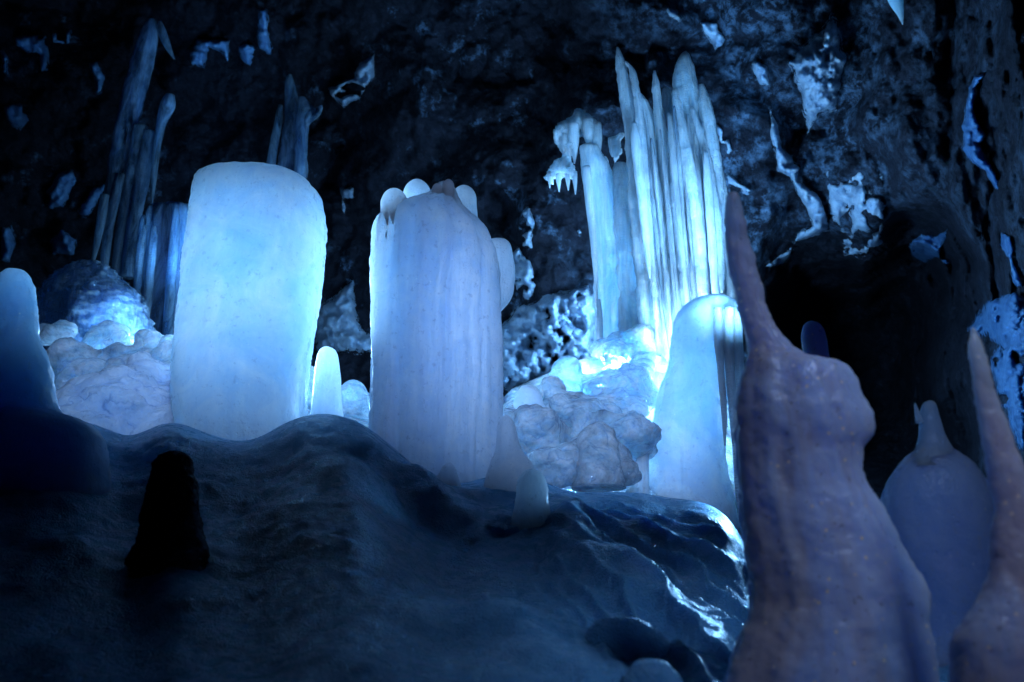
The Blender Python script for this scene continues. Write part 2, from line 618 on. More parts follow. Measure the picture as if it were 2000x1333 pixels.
# ------------------------------------------------------------------ the cave wall
def wall_base(px, py):
    px, py = np.asarray(px, float), np.asarray(py, float)
    xs = [-700, 0, 400, 700, 1000, 1150, 1350, 1500, 1650, 1850, 2000, 2300, 2800]
    ys = [4.6, 5.9, 6.0, 5.7, 5.2, 4.95, 5.05, 4.95, 5.0, 4.4, 3.6, 2.9, 2.2]
    d = np.interp(px, xs, ys)
    d = d - 0.0011 * np.clip(420 - py, -200, 1200)               # leans over towards the ceiling
    wq = np.stack([px / 150.0, py / 150.0, np.zeros_like(px)], -1)
    px, py = px + 70 * fbm(wq, 3, 201), py + 70 * fbm(wq, 3, 202)
    hole = np.exp(-(((px - 1700) / 190.0) ** 4) - ((py - 730) / 230.0) ** 4)
    return d + 2.3 * hole                                        # the dark hollow on the right


def wall_relief(px, py, fine=True):
    d = wall_base(px, py)
    p = W(px, py, d)
    q = p + 0.08 * np.stack([fbm(p * 2.2, 3, 91), fbm(p * 2.2, 3, 92), fbm(p * 2.2, 3, 93)], -1)
    r = 0.42 * fbm(p * 1.1, 3, 31)
    d1, d2 = worley(q * 2.6, 41)
    lump = np.sqrt(np.clip(1 - (d1 / 0.95) ** 2, 0, 1))
    r = r + 0.26 * (0.6 - lump) * sstep(0.0, 0.5, 0.5 + fbm(p * 0.8, 2, 55) + 0.3)
    if fine:
        e1, e2 = worley(q * 6.5, 61)
        r = r + 0.12 * (0.5 - np.sqrt(np.clip(1 - e1 ** 2, 0, 1)))
        h1, h2 = worley(q * 15, 81)
        r = r + 0.04 * (0.5 - np.sqrt(np.clip(1 - h1 ** 2, 0, 1)))
        r = r + 0.06 * fbm(p * 9, 5, 71, 0.6)
    return d + r


gx = np.concatenate([np.arange(-900, -100, 14), np.arange(-100, 2100, 4.5), np.arange(2100, 2900, 14)])
gy = np.concatenate([np.arange(-900, -60, 14), np.arange(-60, 1000, 4.5), np.arange(1000, 1250, 14)])
PX, PY = np.meshgrid(gx, gy)
o = mesh_obj('cave_wall', W(PX, PY, np.maximum(wall_relief(PX, PY), 0.8)), grid_faces(*PX.shape), M_ROCK)
at = o.data.attributes.new('bare', 'FLOAT', 'POINT')
wq = np.stack([PX / 150.0, PY / 150.0, np.zeros_like(PX)], -1)
hx, hy = PX + 70 * fbm(wq, 3, 201), PY + 70 * fbm(wq, 3, 202)
bare = np.clip(3.5 * np.exp(-(((hx - 1700) / 215.0) ** 4) - ((hy - 730) / 255.0) ** 4), 0, 1)
bare = np.maximum(bare, 0.75 * sstep(1640, 1800, PX + 120 * fbm(wq * 1.5, 3, 203)))
at.data.foreach_set('value', bare.ravel().astype(np.float32))
tag(o, 'dark rugged lava wall and roof of the ice cave', 'cave wall', kind='structure')

# the shell behind and over the viewer keeps the cave dark and closed
n1, n2 = 60, 40
A, B = np.meshgrid(np.linspace(0, 2 * np.pi, n1), np.linspace(-0.5 * np.pi, 0.5 * np.pi, n2))
sh = np.stack([np.cos(B) * np.cos(A) * 9, 1 + np.cos(B) * np.sin(A) * 9, 1.0 + np.sin(B) * 6], -1)
sh = sh * (1 + 0.06 * fbm(sh * 0.7, 3, 5))[..., None]
o = mesh_obj('cave_roof', sh, grid_faces(n2, n1), M_ROCK)
tag(o, 'dark lava chamber that closes round the ice', 'cave roof', kind='structure')


# ------------------------------------------------------------------ the ice floor
CREST = [(-900, 850), (-300, 810), (0, 800), (120, 810), (200, 834), (250, 856), (285, 842), (320, 824), (360, 828), (400, 846), (440, 858), (475, 864), (510, 855), (555, 826), (600, 810), (640, 807),
         (690, 818), (730, 842), (780, 885), (840, 935), (900, 945), (960, 930), (1010, 925), (1060, 940), (1110, 962), (1180, 962), (1250, 962), (1300, 972), (1360, 978), (1400, 990), (1435, 1022), (1462, 1080), (1500, 1150), (1600, 1190), (2000, 1230), (2900, 1260)]
RIDGES = [  # (line, height in m, half width px above, below)
    ([(740, 880), (800, 925), (832, 962), (880, 1000), (940, 1022)], 0.10, 60, 22),
    ([(560, 850), (620, 880), (680, 930), (700, 1000)], 0.05, 60, 50),
    ([(1065, 1015), (1110, 1060), (1150, 1092), (1230, 1135), (1300, 1200)], 0.10, 26, 60),
    ([(1110, 1030), (1190, 1040), (1260, 1062), (1340, 1082), (1430, 1118)], 0.07, 22, 34),
    ([(1090, 1098), (1180, 1140), (1250, 1176), (1330, 1215), (1400, 1240)], 0.10, 20, 50),
    ([(1240, 1100), (1330, 1122), (1440, 1172)], 0.05, 16, 26),
    ([(1250, 1132), (1340, 1155), (1440, 1200)], 0.04, 14, 22),
    ([(1300, 1240), (1380, 1262), (1440, 1290)], 0.05, 16, 30),
    ([(1300, 1300), (1380, 1318), (1430, 1340)], 0.05, 16, 30),
    ([(960, 1235), (1040, 1245), (1120, 1270), (1200, 1312)], 0.10, 24, 60),
    ([(640, 1260), (760, 1225), (900, 1230), (1000, 1262)], 0.07, 40, 80),
    ([(470, 1000), (560, 1020), (660, 1060), (760, 1120)], 0.06, 60, 70),
    ([(1080, 975), (1120, 1000), (1130, 1050)], 0.05, 24, 24),
]


CX = np.arange(-900, 2901, 4.0)
_k = np.exp(-(np.arange(-15, 16) / 6.0) ** 2)
CS = np.convolve(np.pad(np.interp(CX, [c[0] for c in CREST], [c[1] for c in CREST]), 15, 'edge'), _k / _k.sum(), 'valid')


def crest(px):
    return np.interp(px, CX, CS)


def crest_Y(px):
    return np.interp(px, [-900, 0, 300, 700, 1000, 1300, 1450, 1600, 2900], [2.6, 2.75, 2.8, 2.8, 2.85, 3.05, 2.8, 2.2, 1.8])


def floor_Y(px, py):
    c = crest(px)
    t = np.clip((py - c) / np.maximum(1560 - c, 50), 0, 1.2)
    yb = np.interp(px, [-900, 0, 1000, 1500, 2900], [0.9, 1.0, 1.05, 1.0, 0.8])
    y = crest_Y(px) + (yb - crest_Y(px)) * (0.25 * t + 0.75 * t ** 0.72)
    return y


def floor_relief(px, py, p):
    """height of the flow ridges, ripples and melt pits over the even slope"""
    y = np.zeros(px.shape)
    for line, h, wa, wb in RIDGES:
        d, u = polyline_dist(px, py, line)
        lx = np.asarray(line, float)
        ly = np.interp(px, lx[:, 0], lx[:, 1]) if lx[-1, 0] > lx[0, 0] else py
        w = np.where(py < ly, wa, wb)
        y = y + 0.7 * h * np.exp(-(d / w) ** 2) * np.sin(np.pi * np.clip(0.08 + 0.84 * u, 0, 1)) ** 0.6
    th = np.arctan2(py - 905, px - 930)
    rr = np.hypot(px - 930, py - 905)
    ph = th / 0.050 + 1.6 * fbm(p * 3.2, 3, 15)
    rip = (1 - np.abs(np.sin(ph * np.pi / 2))) ** 1.3
    m = sstep(140, 260, rr) * sstep(0.16, 0.35, th) * (1 - sstep(0.95, 1.25, th)) * sstep(-0.5, 0.4, fbm(p * 2.0, 2, 16) + 0.25)
    y = y + 0.026 * rip * m * np.clip(rr / 350, 0.4, 1.4)
    y = y + 0.045 * fbm(p * 2.6, 3, 12) + 0.022 * fbm(p * 7, 4, 13) + 0.009 * fbm(p * 22, 4, 14)
    d1, d2 = worley(p * 16 + 0.4 * fbm(p * 9, 2, 18)[..., None], 17)
    y = y - 0.006 * (1 - np.clip(d1, 0, 1)) * sstep(-0.1, 0.3, fbm(p * 4, 2, 19))
    return y


fx = np.concatenate([np.arange(-900, -60, 20), np.arange(-60, 1560, 5), np.arange(1560, 2900, 20)])
v = np.concatenate([np.linspace(0, 1, 230), [1.15, 1.4]])
PX, V_ = np.meshgrid(fx, v)
C_ = crest(PX)
PYf = C_ + (1560 - C_) * V_
Yf = floor_Y(PX, PYf)
front = W(PX, PYf, np.maximum(Yf, 0.35))
rel = floor_relief(PX, PYf, front) * sstep(0.0, 0.06, V_) * np.clip(front[..., 1] / 2.8, 0.25, 1.1)
front = front + rel[..., None] * np.array([0.0, -0.55, 0.83])
front[-1, :, 2] -= 1.0
# behind the crest the ice runs on towards the wall, a little lower
back = []
for k, (dy, dz) in enumerate([(2.6, 0.25), (1.7, 0.0), (1.0, -0.10), (0.55, -0.12), (0.25, -0.07), (0.10, -0.022), (0.03, -0.004)]):
    r = front[0].copy()
    r[:, 1] += dy
    r[:, 0] *= 1 + dy / 3.0
    r[:, 2] += dz
    back.append(r)
Vf = np.concatenate([np.array(back), front], 0)
o = mesh_obj('ice_floor', Vf, grid_faces(*Vf.shape[:2]), M_FLOOR)
tag(o, 'dark blue rippled ice floor sloping down to the viewer', 'ice floor', kind='structure')

# the bright bank of ice behind the pillars
BANK = [(-500, 660), (60, 640), (120, 640), (200, 648), (260, 668), (300, 655), (345, 672), (420, 700), (560, 740), (640, 745), (730, 770), (860, 790), (960, 800), (1000, 760), (1080, 725), (1150, 700), (1200, 665), (1260, 655), (1330, 700), (1500, 760)]


def bank_point(px, t):
    lo = crest(px) + 70
    hi = np.interp(px, [b[0] for b in BANK], [b[1] for b in BANK])
    py = lo + (hi - lo) * t
    y = 2.95 + 0.25 * (px > 1000) * np.clip((px - 1000) / 200, 0, 1) + (1.05 * t + 0.15 * t * t)
    p = W(px, py, y)
    q = p + 0.05 * np.stack([fbm(p * 4, 2, 21), fbm(p * 4, 2, 22), fbm(p * 4, 2, 23)], -1)
    d1, d2 = worley(q * np.array([5.0, 3.2, 5.0]), 24)
    y = y - 0.16 * (np.sqrt(np.clip(1 - (d1 / 1.0) ** 2, 0, 1)) - 0.4)
    e1, e2 = worley(q * 13, 27)
    y = y - 0.035 * (np.sqrt(np.clip(1 - e1 ** 2, 0, 1)) - 0.5) * sstep(-0.2, 0.4, fbm(p * 2.0, 2, 28))
    y = y + 0.05 * fbm(p * 6, 4, 25)
    return W(px, py, y)


bx = np.arange(-300, 1480, 5)
bt = np.concatenate([np.linspace(0, 1, 90)])
PX, T = np.meshgrid(bx, bt)
Vb = bank_point(PX, T)
tail = []
for dy, dz in ((0.08, -0.02), (0.3, -0.12), (1.6, -0.2)):
    r = Vb[-1].copy()
    r[:, 1] += dy
    r[:, 2] += dz
    tail.append(r)
Vb = np.concatenate([Vb, np.array(tail)], 0)
o = mesh_obj('ice_bank', Vb[::-1], grid_faces(*Vb.shape[:2]), M_LUMP)
tag(o, 'bright knobbly bank of ice behind the pillars', 'ice bank', kind='structure')

# ------------------------------------------------------------------ the two big pillars
root = empty('ice_pillar', W(478, 860, 3.05))
tag(root, 'wide glowing pale blue ice pillar leaning right with a flat rounded top', 'ice pillar')
body('shaft', [(337, 440, 525), (338, 406, 560), (341, 397, 590), (348, 392, 612), (362, 388, 626), (384, 386, 631), (412, 382, 636), (455, 376, 634), (520, 368, 629), (600, 357, 616),
               (660, 349, 606), (720, 345, 599), (790, 348, 594), (830, 352, 594), (880, 350, 602), (960, 330, 630)], 3.05, M_PILLAR, root, depth=0.85, ns=120, nr=170, rough=0.035, freq=6, flute=0.05, nfl=8, seed=3, power=2.5, fine=0.004)
dome('crest', 421, 328, 22, 400, 3.02, M_PILLAR, root, ns=28, nr=30)

root = empty('ice_pillar', W(850, 930, 2.95))
tag(root, 'grey fluted ice pillar crowned with rounded knobs, right of the wide pillar', 'ice pillar')
body('shaft', [(356, 857, 879), (366, 846, 889), (379, 831, 895), (389, 800, 901), (400, 768, 908), (412, 747, 921), (426, 738, 938), (444, 733, 955), (467, 732, 966), (492, 730, 976), (560, 730, 978),
               (660, 730, 977), (760, 728, 973), (850, 725, 972), (930, 722, 972), (1010, 715, 975)], 2.95, M_GREY, root, depth=0.75, ns=140, nr=170, rough=0.03, freq=6, flute=0.14, nfl=16, seed=8, power=2.4, fine=0.003)
dome('crest', 770, 368, 26, 500, 2.88, M_GREY, root, ns=32, nr=36, rough=0.14)
dome('crest', 815, 350, 28, 460, 3.02, M_SNOW, root, ns=32, nr=36)
dome('crest', 906, 362, 26, 480, 2.98, M_SNOW, root, ns=32, nr=36)
dome('crest', 854, 358, 10, 430, 2.90, M_SNOW, root, ns=20, nr=24)
dome('crest', 876, 350, 11, 430, 2.90, M_SNOW, root, ns=20, nr=24)
body('side_lobe', [(468, 956, 990), (474, 946, 997), (490, 940, 1002), (520, 938, 1006), (560, 938, 1004), (585, 940, 994), (610, 940, 974)], 3.06, M_GREY, root, ns=32, nr=50, rough=0.08)

# ------------------------------------------------------------------ the ice curtain
CY = 3.85
root = empty('ice_curtain', W(1310, 900, CY))
tag(root, 'brilliant blue white curtain of long icicles frozen together, lit from behind', 'ice curtain')
for k, (pts, y) in enumerate([
    ([(92, 1206, 2), (120, 1211, 9), (170, 1219, 12), (280, 1236, 14), (400, 1246, 17), (550, 1262, 19), (700, 1276, 22), (860, 1286, 26)], CY - 0.10),
    ([(178, 1246, 3), (200, 1254, 12), (250, 1266, 17), (350, 1275, 23), (450, 1287, 27), (600, 1298, 28), (700, 1300, 25), (790, 1302, 12)], CY - 0.06),
    ([(138, 1278, 2), (165, 1281, 7), (220, 1287, 10), (300, 1297, 14), (450, 1316, 18), (600, 1328, 20), (700, 1330, 20), (820, 1330, 22)], CY - 0.09),
    ([(172, 1300, 6), (200, 1305, 14), (250, 1312, 17), (350, 1326, 20), (500, 1345, 22), (620, 1352, 22), (760, 1356, 24)], CY - 0.04),
    ([(101, 1339, 3), (112, 1337, 13), (150, 1337, 24), (200, 1345, 31), (300, 1360, 36), (400, 1374, 36), (500, 1383, 34), (620, 1388, 34), (760, 1390, 36)], CY),
    ([(175, 1318, 5), (250, 1330, 12), (360, 1350, 14), (480, 1366, 14), (580, 1372, 12), (660, 1376, 6)], CY - 0.14),
    ([(165, 1370, 4), (210, 1378, 13), (290, 1392, 13), (350, 1404, 9), (404, 1412, 1.5)], CY - 0.05),
    ([(210, 1352, 4), (300, 1378, 9), (420, 1398, 10), (520, 1407, 8), (572, 1410, 2)], CY - 0.12),
    ([(330, 1408, 3), (400, 1414, 10), (500, 1420, 14), (600, 1428, 14), (700, 1432, 12)], CY - 0.02),
    ([(120, 1221, 3), (145, 1236, 6), (240, 1251, 9), (330, 1259, 10), (460, 1270, 8), (600, 1280, 6), (700, 1284, 2)], CY - 0.15),
    ([(300, 1310, 4), (380, 1318, 9), (470, 1330, 10), (560, 1336, 8), (640, 1338, 3)], CY - 0.16),
    ([(320, 1212, 14), (360, 1216, 20), (430, 1220, 25), (520, 1226, 28), (620, 1228, 32), (760, 1236, 40)], CY + 0.06),
]):
    icicle('icicle', pts, y, M_CURT, root, seed=50 + k, ns=48, nr=160, rough=0.20, flute=0.22, nfl=9, fine=0.004)
body('sheet', [(300, 1245, 1400), (306, 1238, 1406), (330, 1236, 1408), (400, 1240, 1412), (520, 1252, 1418), (650, 1262, 1424), (780, 1270, 1426)], CY + 0.05, M_CURT, root, depth=0.45, ns=150, nr=120, rough=0.06, freq=8, flute=0.35, nfl=40, seed=590, fine=0.004)
rs = np.random.RandomState(5)
for k in range(44):
    x0 = 1222 + 170 * (k + 0.5 * rs.rand()) / 44
    top = np.interp(x0, [1215, 1250, 1290, 1330, 1350, 1400], [230, 215, 200, 190, 170, 260]) + rs.rand() * 130
    ln = 250 + rs.rand() * 330
    w = 2.5 + rs.rand() ** 2 * 8
    sl = np.interp(x0, [1220, 1390], [0.105, 0.075])
    icicle('icicle', [(top, x0, w * 0.5), (top + ln * 0.15, x0 + sl * ln * 0.15, w), (top + ln * 0.6, x0 + sl * ln * 0.6 + rs.randn() * 1.5, w * 0.9), (top + ln * 0.9, x0 + sl * ln * 0.9, w * 0.45), (top + ln, x0 + sl * ln, 1.0)],
           CY - 0.19 + 0.3 * rs.rand(), M_GLINT if k % 3 == 0 else M_CURT, root, seed=600 + k, ns=18, nr=70, rough=0.18)

root = empty('ice_column', W(1205, 740, 3.9))
tag(root, 'ragged ice column left of the curtain, spreading into a frilled crust at its top', 'ice column')
icicle('shaft', [(285, 1150, 20), (330, 1165, 30), (400, 1178, 30), (500, 1192, 34), (600, 1204, 42), (680, 1212, 48), (780, 1215, 60)], 3.95, M_CURT, root, seed=77, ns=48, nr=120, rough=0.14, flute=0.12)
icicle('icicle', [(325, 1145, 8), (370, 1149, 9), (450, 1157, 7), (540, 1164, 4.5), (600, 1166, 1.0)], 3.82, M_CURT, root, seed=78, rough=0.06)
icicle('icicle', [(585, 1170, 3), (620, 1171, 6), (700, 1172, 7), (760, 1173, 9)], 3.85, M_CURT, root, seed=79, rough=0.06)
CRUST_ROOT = root
for k, (x, t, b_, w) in enumerate([(1072, 335, 368, 4), (1090, 340, 375, 5), (1108, 340, 372, 4), (1122, 335, 380, 5), (1138, 325, 362, 4), (1186, 335, 378, 5), (1198, 340, 366, 4), (1100, 262, 300, 8), (1150, 232, 300, 12), (1165, 240, 330, 10), (1120, 240, 320, 11)]):
    icicle('icicle', [(t, x, w), (t + 0.4 * (b_ - t), x + 1, w), (b_, x + 2, 1)], 3.95, M_CURT, root, seed=800 + k, ns=18, nr=40, rough=0.2)

root = empty('ice_mound', W(1350, 980, 3.35))
tag(root, 'tall frosted pale blue mound of ice in front of the curtain', 'ice mound')
body('mound', [(578, 1372, 1420), (584, 1348, 1432), (598, 1330, 1442), (620, 1318, 1446), (660, 1312, 1444), (710, 1305, 1434), (750, 1290, 1420), (800, 1280, 1412), (870, 1272, 1412), (930, 1266, 1418), (985, 1258, 1430), (1050, 1240, 1445)], 3.4, M_SNOW, root, depth=0.8, ns=90, nr=130, rough=0.05, freq=7, flute=0.08, nfl=9, seed=14, fine=0.003)
for k, pts in enumerate([[(600, 1402, 8), (660, 1403, 9), (720, 1408, 7), (800, 1414, 6), (870, 1416, 2)],
                         [(600, 1424, 9), (680, 1424, 10), (760, 1428, 9), (850, 1436, 8), (960, 1442, 6), (1020, 1446, 2)],
                         [(600, 1440, 8), (680, 1442, 10), (760, 1446, 10), (860, 1450, 9), (1010, 1452, 5)],
                         [(605, 1412, 5), (650, 1413, 5), (700, 1414, 2)]]):
    icicle('icicle', pts, 3.28, M_CURT, root, seed=90 + k, rough=0.08)
o = icicle('ice_wedge', [(855, 1262, 3), (880, 1258, 9), (930, 1250, 18), (965, 1244, 24), (1000, 1244, 24)], 3.3, M_CURT, None, seed=97, rough=0.05)
tag(o, 'small clear wedge of ice at the left foot of the frosted mound', 'ice wedge')

# ------------------------------------------------------------------ stalagmites on the slope
GS = 'small stalagmites on the ice slope'
o = body('stalagmite', [(812, 984, 992), (818, 976, 1000), (834, 971, 1008), (860, 969, 1014), (880, 966, 1022), (905, 956, 1040), (940, 946, 1062), (980, 938, 1072), (1040, 930, 1085)], 2.75, M_GREY, None, ns=56, nr=80, rough=0.05, seed=21)
tag(o, 'blunt grey stalagmite with a spreading foot at the right edge of the crowned pillar', 'stalagmite', GS)
o = body('stalagmite', [(917, 1030, 1046), (923, 1018, 1058), (940, 1010, 1067), (965, 1007, 1071), (985, 1003, 1072), (1020, 994, 1078), (1050, 975, 1092), (1090, 945, 1120), (1140, 920, 1150)], 2.5, M_GREY, None, ns=48, nr=70, rough=0.09, seed=22, fine=0.003)
tag(o, 'stubby mauve stalagmite standing nearest the viewer before the crowned pillar', 'stalagmite', GS)
o = body('stalagmite', [(905, 872, 882), (915, 862, 890), (940, 850, 898), (975, 838, 908), (1020, 825, 920)], 2.72, M_GREY, None, ns=40, nr=50, rough=0.06, seed=23)
tag(o, 'low blue cone of ice against the foot of the crowned pillar', 'stalagmite', GS)
o = body('stalagmite', [(678, 632, 644), (684, 624, 656), (700, 619, 662), (730, 614, 665), (770, 610, 667), (830, 604, 672)], 3.15, M_GREY, None, ns=44, nr=60, rough=0.08, seed=24)
tag(o, 'short cloudy stump of ice in the gap between the two pillars', 'stalagmite', GS)
o = dome('ice_lump', 690, 742, 30, 815, 3.55, M_LUMP, None, seed=25)
tag(o, 'glowing rounded ice lump right of the short stump between the pillars', 'ice lump')
o = dome('ice_lump', 600, 712, 26, 815, 3.6, M_LUMP, None, seed=26)
tag(o, 'glowing ice lump half hidden by the right edge of the wide pillar', 'ice lump')

# heaps of ice lumps frozen together on the bank
def sphere_mesh(nu=16, nv=10):
    vs = [(0, 0, 1)]
    for j in range(1, nv):
        for i in range(nu):
            a, b = 2 * math.pi * i / nu, math.pi * j / nv
            vs.append((math.sin(b) * math.cos(a), math.sin(b) * math.sin(a), math.cos(b)))
    vs.append((0, 0, -1))
    fs = [[0, 1 + i, 1 + (i + 1) % nu] for i in range(nu)]
    for j in range(nv - 2):
        for i in range(nu):
            p, q = 1 + j * nu + i, 1 + j * nu + (i + 1) % nu
            fs.append([p, p + nu, q + nu, q])
    L = len(vs) - 1
    fs += [[L, L - nu + (i + 1) % nu, L - nu + i] for i in range(nu)]
    return np.array(vs), fs


SPV, SPF = sphere_mesh(32, 20)


def heap(name, balls, mat, voxel=0.012, seed=1, rough=0.25, smooth=3):
    V, Fc = [], []
    rs = np.random.RandomState(seed)
    off = 0
    for b in balls:
        px, py, r, y = b[:4]
        st = b[4] if len(b) > 4 else 1.0
        c = W(px, py, y)
        rw = (W(px + r, py, y) - c)[0]
        v = SPV * (1 + rough * 2.0 * fbm(SPV * 1.2 + rs.rand(3) * 50, 3, seed, 0.5))[:, None]
        tilt = (rs.rand(2) - 0.5) * 0.5
        v = v * rw * np.array([0.8 + 0.7 * rs.rand(), 1.0, st])
        v[:, 0] += v[:, 2] * tilt[0]
        v[:, 1] += v[:, 2] * tilt[1]
        V.append(v + c)
        Fc += [[i + off for i in f] for f in SPF]
        off += len(v)
    V = np.vstack(V)
    o = mesh_obj(name, V, Fc, mat, None, V.mean(0))
    m = o.modifiers.new('fuse', 'REMESH')
    m.mode = 'VOXEL'
    m.voxel_size = voxel
    m.use_smooth_shade = True
    m = o.modifiers.new('melt', 'SMOOTH')
    m.factor = 0.5
    m.iterations = smooth
    for sc, st in ((0.16, 0.05), (0.05, 0.022), (0.018, 0.007)):
        tx = bpy.data.textures.new('melt_relief', 'CLOUDS')
        tx.noise_scale = sc
        tx.noise_depth = 3
        m = o.modifiers.new('relief', 'DISPLACE')
        m.texture = tx
        m.texture_coords = 'LOCAL'
        m.strength = st
    return o


def scatter(n, poly, y0, y1, r0, r1, seed, st=(0.5, 1.0)):
    """lumps strewn over a patch of the bank: nearer ones sit lower in the picture"""
    rs = np.random.RandomState(seed)
    poly = np.asarray(poly, float)
    out = []
    lo, hi = poly.min(0), poly.max(0)
    while len(out) < n:
        x, y = lo + rs.rand(2) * (hi - lo)
        ins = False
        for i in range(len(poly)):
            a, b = poly[i], poly[(i + 1) % len(poly)]
            if (a[1] > y) != (b[1] > y) and x < (b[0] - a[0]) * (y - a[1]) / (b[1] - a[1]) + a[0]:
                ins = not ins
        if ins:
            t = (y - lo[1]) / (hi[1] - lo[1])
            out.append((x, y, r0 + (r1 - r0) * rs.rand() ** 1.6, y0 + (y1 - y0) * t, st[0] + (st[1] - st[0]) * rs.rand()))
    return out


o = heap('ice_heap', scatter(70, [(70, 655), (110, 640), (190, 640), (230, 665), (300, 665), (345, 690), (345, 740), (230, 760), (110, 760), (80, 720)], 3.65, 3.15, 9, 26, 4)
         + [(205, 665, 34, 3.4, 1.2), (300, 680, 34, 3.25, 1.1), (325, 700, 36, 3.2, 1.1), (140, 700, 40, 3.2, 0.8), (240, 700, 36, 3.25, 0.9), (170, 740, 60, 3.2, 0.7), (280, 735, 60, 3.2, 0.7)], M_LUMP, 0.009, 4, 0.3, 9)
tag(o, 'glittering heap of small ice lumps between the left stalagmite and the wide pillar', 'ice heap')
o = heap('ice_hump', [(265, 795, 85, 3.12, 0.85), (200, 805, 75, 3.05, 0.7), (325, 800, 75, 3.16, 0.9), (150, 815, 65, 3.0, 0.7), (232, 770, 45, 3.1, 0.9), (285, 750, 50, 3.18, 0.9), (335, 745, 40, 3.2, 1.0), (180, 860, 90, 2.98, 0.8), (290, 870, 100, 3.1, 0.8), (120, 800, 50, 3.0, 0.6)], M_HUMP, 0.010, 6, 0.3, 12)
tag(o, 'broad grey ice hump at the left foot of the wide pillar', 'ice hump')
o = heap('ice_heap', scatter(60, [(985, 790), (1040, 775), (1120, 740), (1180, 690), (1260, 670), (1280, 780), (1270, 930), (1180, 940), (1090, 930), (1010, 890)], 3.75, 3.1, 12, 38, 9)
         + [(1050, 850, 60, 3.25, 0.8), (1130, 820, 60, 3.35, 0.8), (1210, 760, 60, 3.55, 0.9), (1220, 850, 60, 3.3, 0.9), (1150, 900, 70, 3.2, 0.7), (1080, 910, 60, 3.15, 0.7), (1230, 690, 44, 3.75, 1.1), (1195, 700, 30, 3.7, 1.2), (1000, 840, 50, 3.3, 0.9)], M_LUMP, 0.010, 9, 0.3, 10)
tag(o, 'knobbly bright heap of ice lumps between the crowned pillar and the curtain', 'ice heap')
for k, (px, top, hw, bot, y, m, lab) in enumerate([
    (1038, 752, 26, 830, 3.40, M_SNOW, 'pointed bright ice cap right of the crowned pillar'),
    (1102, 695, 30, 800, 3.55, M_LUMP, 'tall glowing ice cap left of the curtain foot'),
    (1165, 825, 40, 950, 3.1, M_LUMP, 'ribbed blunt ice cap low on the bank left of the curtain'),
]):
    o = dome('stalagmite', px, top, hw, bot, y, m, None, seed=110 + k, rough=0.3, freq=6, fine=0.005, base=1.3, lean=(-8, 6, 4)[k])
    tag(o, lab, 'stalagmite')

# ------------------------------------------------------------------ left side
o = body('stalagmite', [(526, 14, 44), (531, 5, 54), (545, -6, 64), (575, -14, 71), (640, -20, 77), (680, -25, 88), (720, -30, 102), (770, -36, 108), (800, -42, 122), (813, -46, 160), (832, -50, 190), (875, -55, 207), (950, -60, 214), (1100, -70, 218), (1400, -90, 235)], 2.35, M_BLUE, None, depth=0.7, ns=90, nr=140, rough=0.05, freq=6, seed=33, fine=0.004)
tag(o, 'rounded blue stalagmite on a dark spreading base at the left edge', 'stalagmite')
o = body('stalagmite', [(882, 330, 352), (890, 310, 370), (908, 298, 379), (945, 289, 386), (1000, 282, 392), (1050, 272, 402), (1100, 252, 425), (1170, 215, 470), (1300, 180, 520)], 2.02, M_ROCK, None, ns=80, nr=130, rough=0.18, freq=9, seed=34, fine=0.006, depth=0.8)  # dark rock material stands in for unlit ice
tag(o, 'black silhouetted stump at lower left, dark rock in place of shade', 'stalagmite')
o = body('ice_boulder', [(512, 150, 205), (520, 128, 222), (540, 104, 245), (562, 88, 270), (590, 78, 290), (620, 76, 298), (645, 78, 294), (670, 90, 280), (700, 110, 260)], 3.85, M_CLEAR, None, depth=0.7, ns=110, nr=110, rough=0.2, freq=6, seed=35, fine=0.016)
tag(o, 'clear dark ice boulder full of bubbles below the back columns', 'ice boulder')

root = empty('ice_column', W(270, 640, 4.9))
tag(root, 'tall transparent ice column splitting into icicles behind the wide pillar', 'ice column')
icicle('shaft', [(38, 297, 8), (60, 293, 16), (100, 283, 21), (150, 270, 22), (220, 252, 22), (300, 236, 20), (370, 222, 16), (420, 208, 12)], 4.9, M_CLEAR, root, seed=140, ns=40, rough=0.16)
for k, pts in enumerate([
    [(380, 205, 9), (430, 198, 9), (470, 190, 7), (508, 182, 4)],
    [(340, 235, 10), (400, 222, 10), (450, 212, 9), (520, 203, 9)],
    [(245, 275, 14), (310, 262, 13), (400, 247, 13), (460, 237, 12), (560, 226, 12)],
    [(42, 313, 4), (60, 317, 9), (90, 328, 7), (115, 340, 2)],
    [(185, 332, 10), (205, 327, 15), (240, 316, 10), (290, 306, 8), (350, 300, 6), (400, 296, 2)],
    [(255, 292, 12), (300, 285, 14), (360, 275, 15), (430, 262, 14), (540, 248, 14)],
]):
    icicle('icicle', pts, 4.82 + 0.03 * (k % 3), M_CLEAR, root, seed=150 + k, ns=24, nr=80, rough=0.12)
root = empty('ice_sheet', W(320, 680, 4.6))
tag(root, 'dark teal ice sheet of fused columns at the left edge of the wide pillar', 'ice sheet')
body('curtain_body', [(396, 318, 352), (400, 300, 372), (412, 290, 384), (450, 284, 384), (540, 274, 372), (640, 262, 356), (720, 255, 345)], 4.6, M_CLEAR, root, depth=0.5, ns=90, nr=90, rough=0.08, freq=8, flute=0.35, nfl=14, seed=160)
for k, pts in enumerate([[(420, 280, 3), (440, 279, 8), (520, 272, 9), (600, 264, 7), (650, 258, 4)], [(440, 300, 4), (470, 299, 8), (560, 290, 9), (660, 280, 8)], [(405, 345, 5), (440, 343, 9), (540, 335, 10), (680, 325, 10)]]):
    icicle('icicle', pts, 4.48, M_CLEAR, root, seed=165 + k, ns=24, nr=70)
root = empty('ice_column', W(572, 350, 4.8))
tag(root, 'blue ice column rising behind the wide pillar, with a short arm to the right', 'ice column')
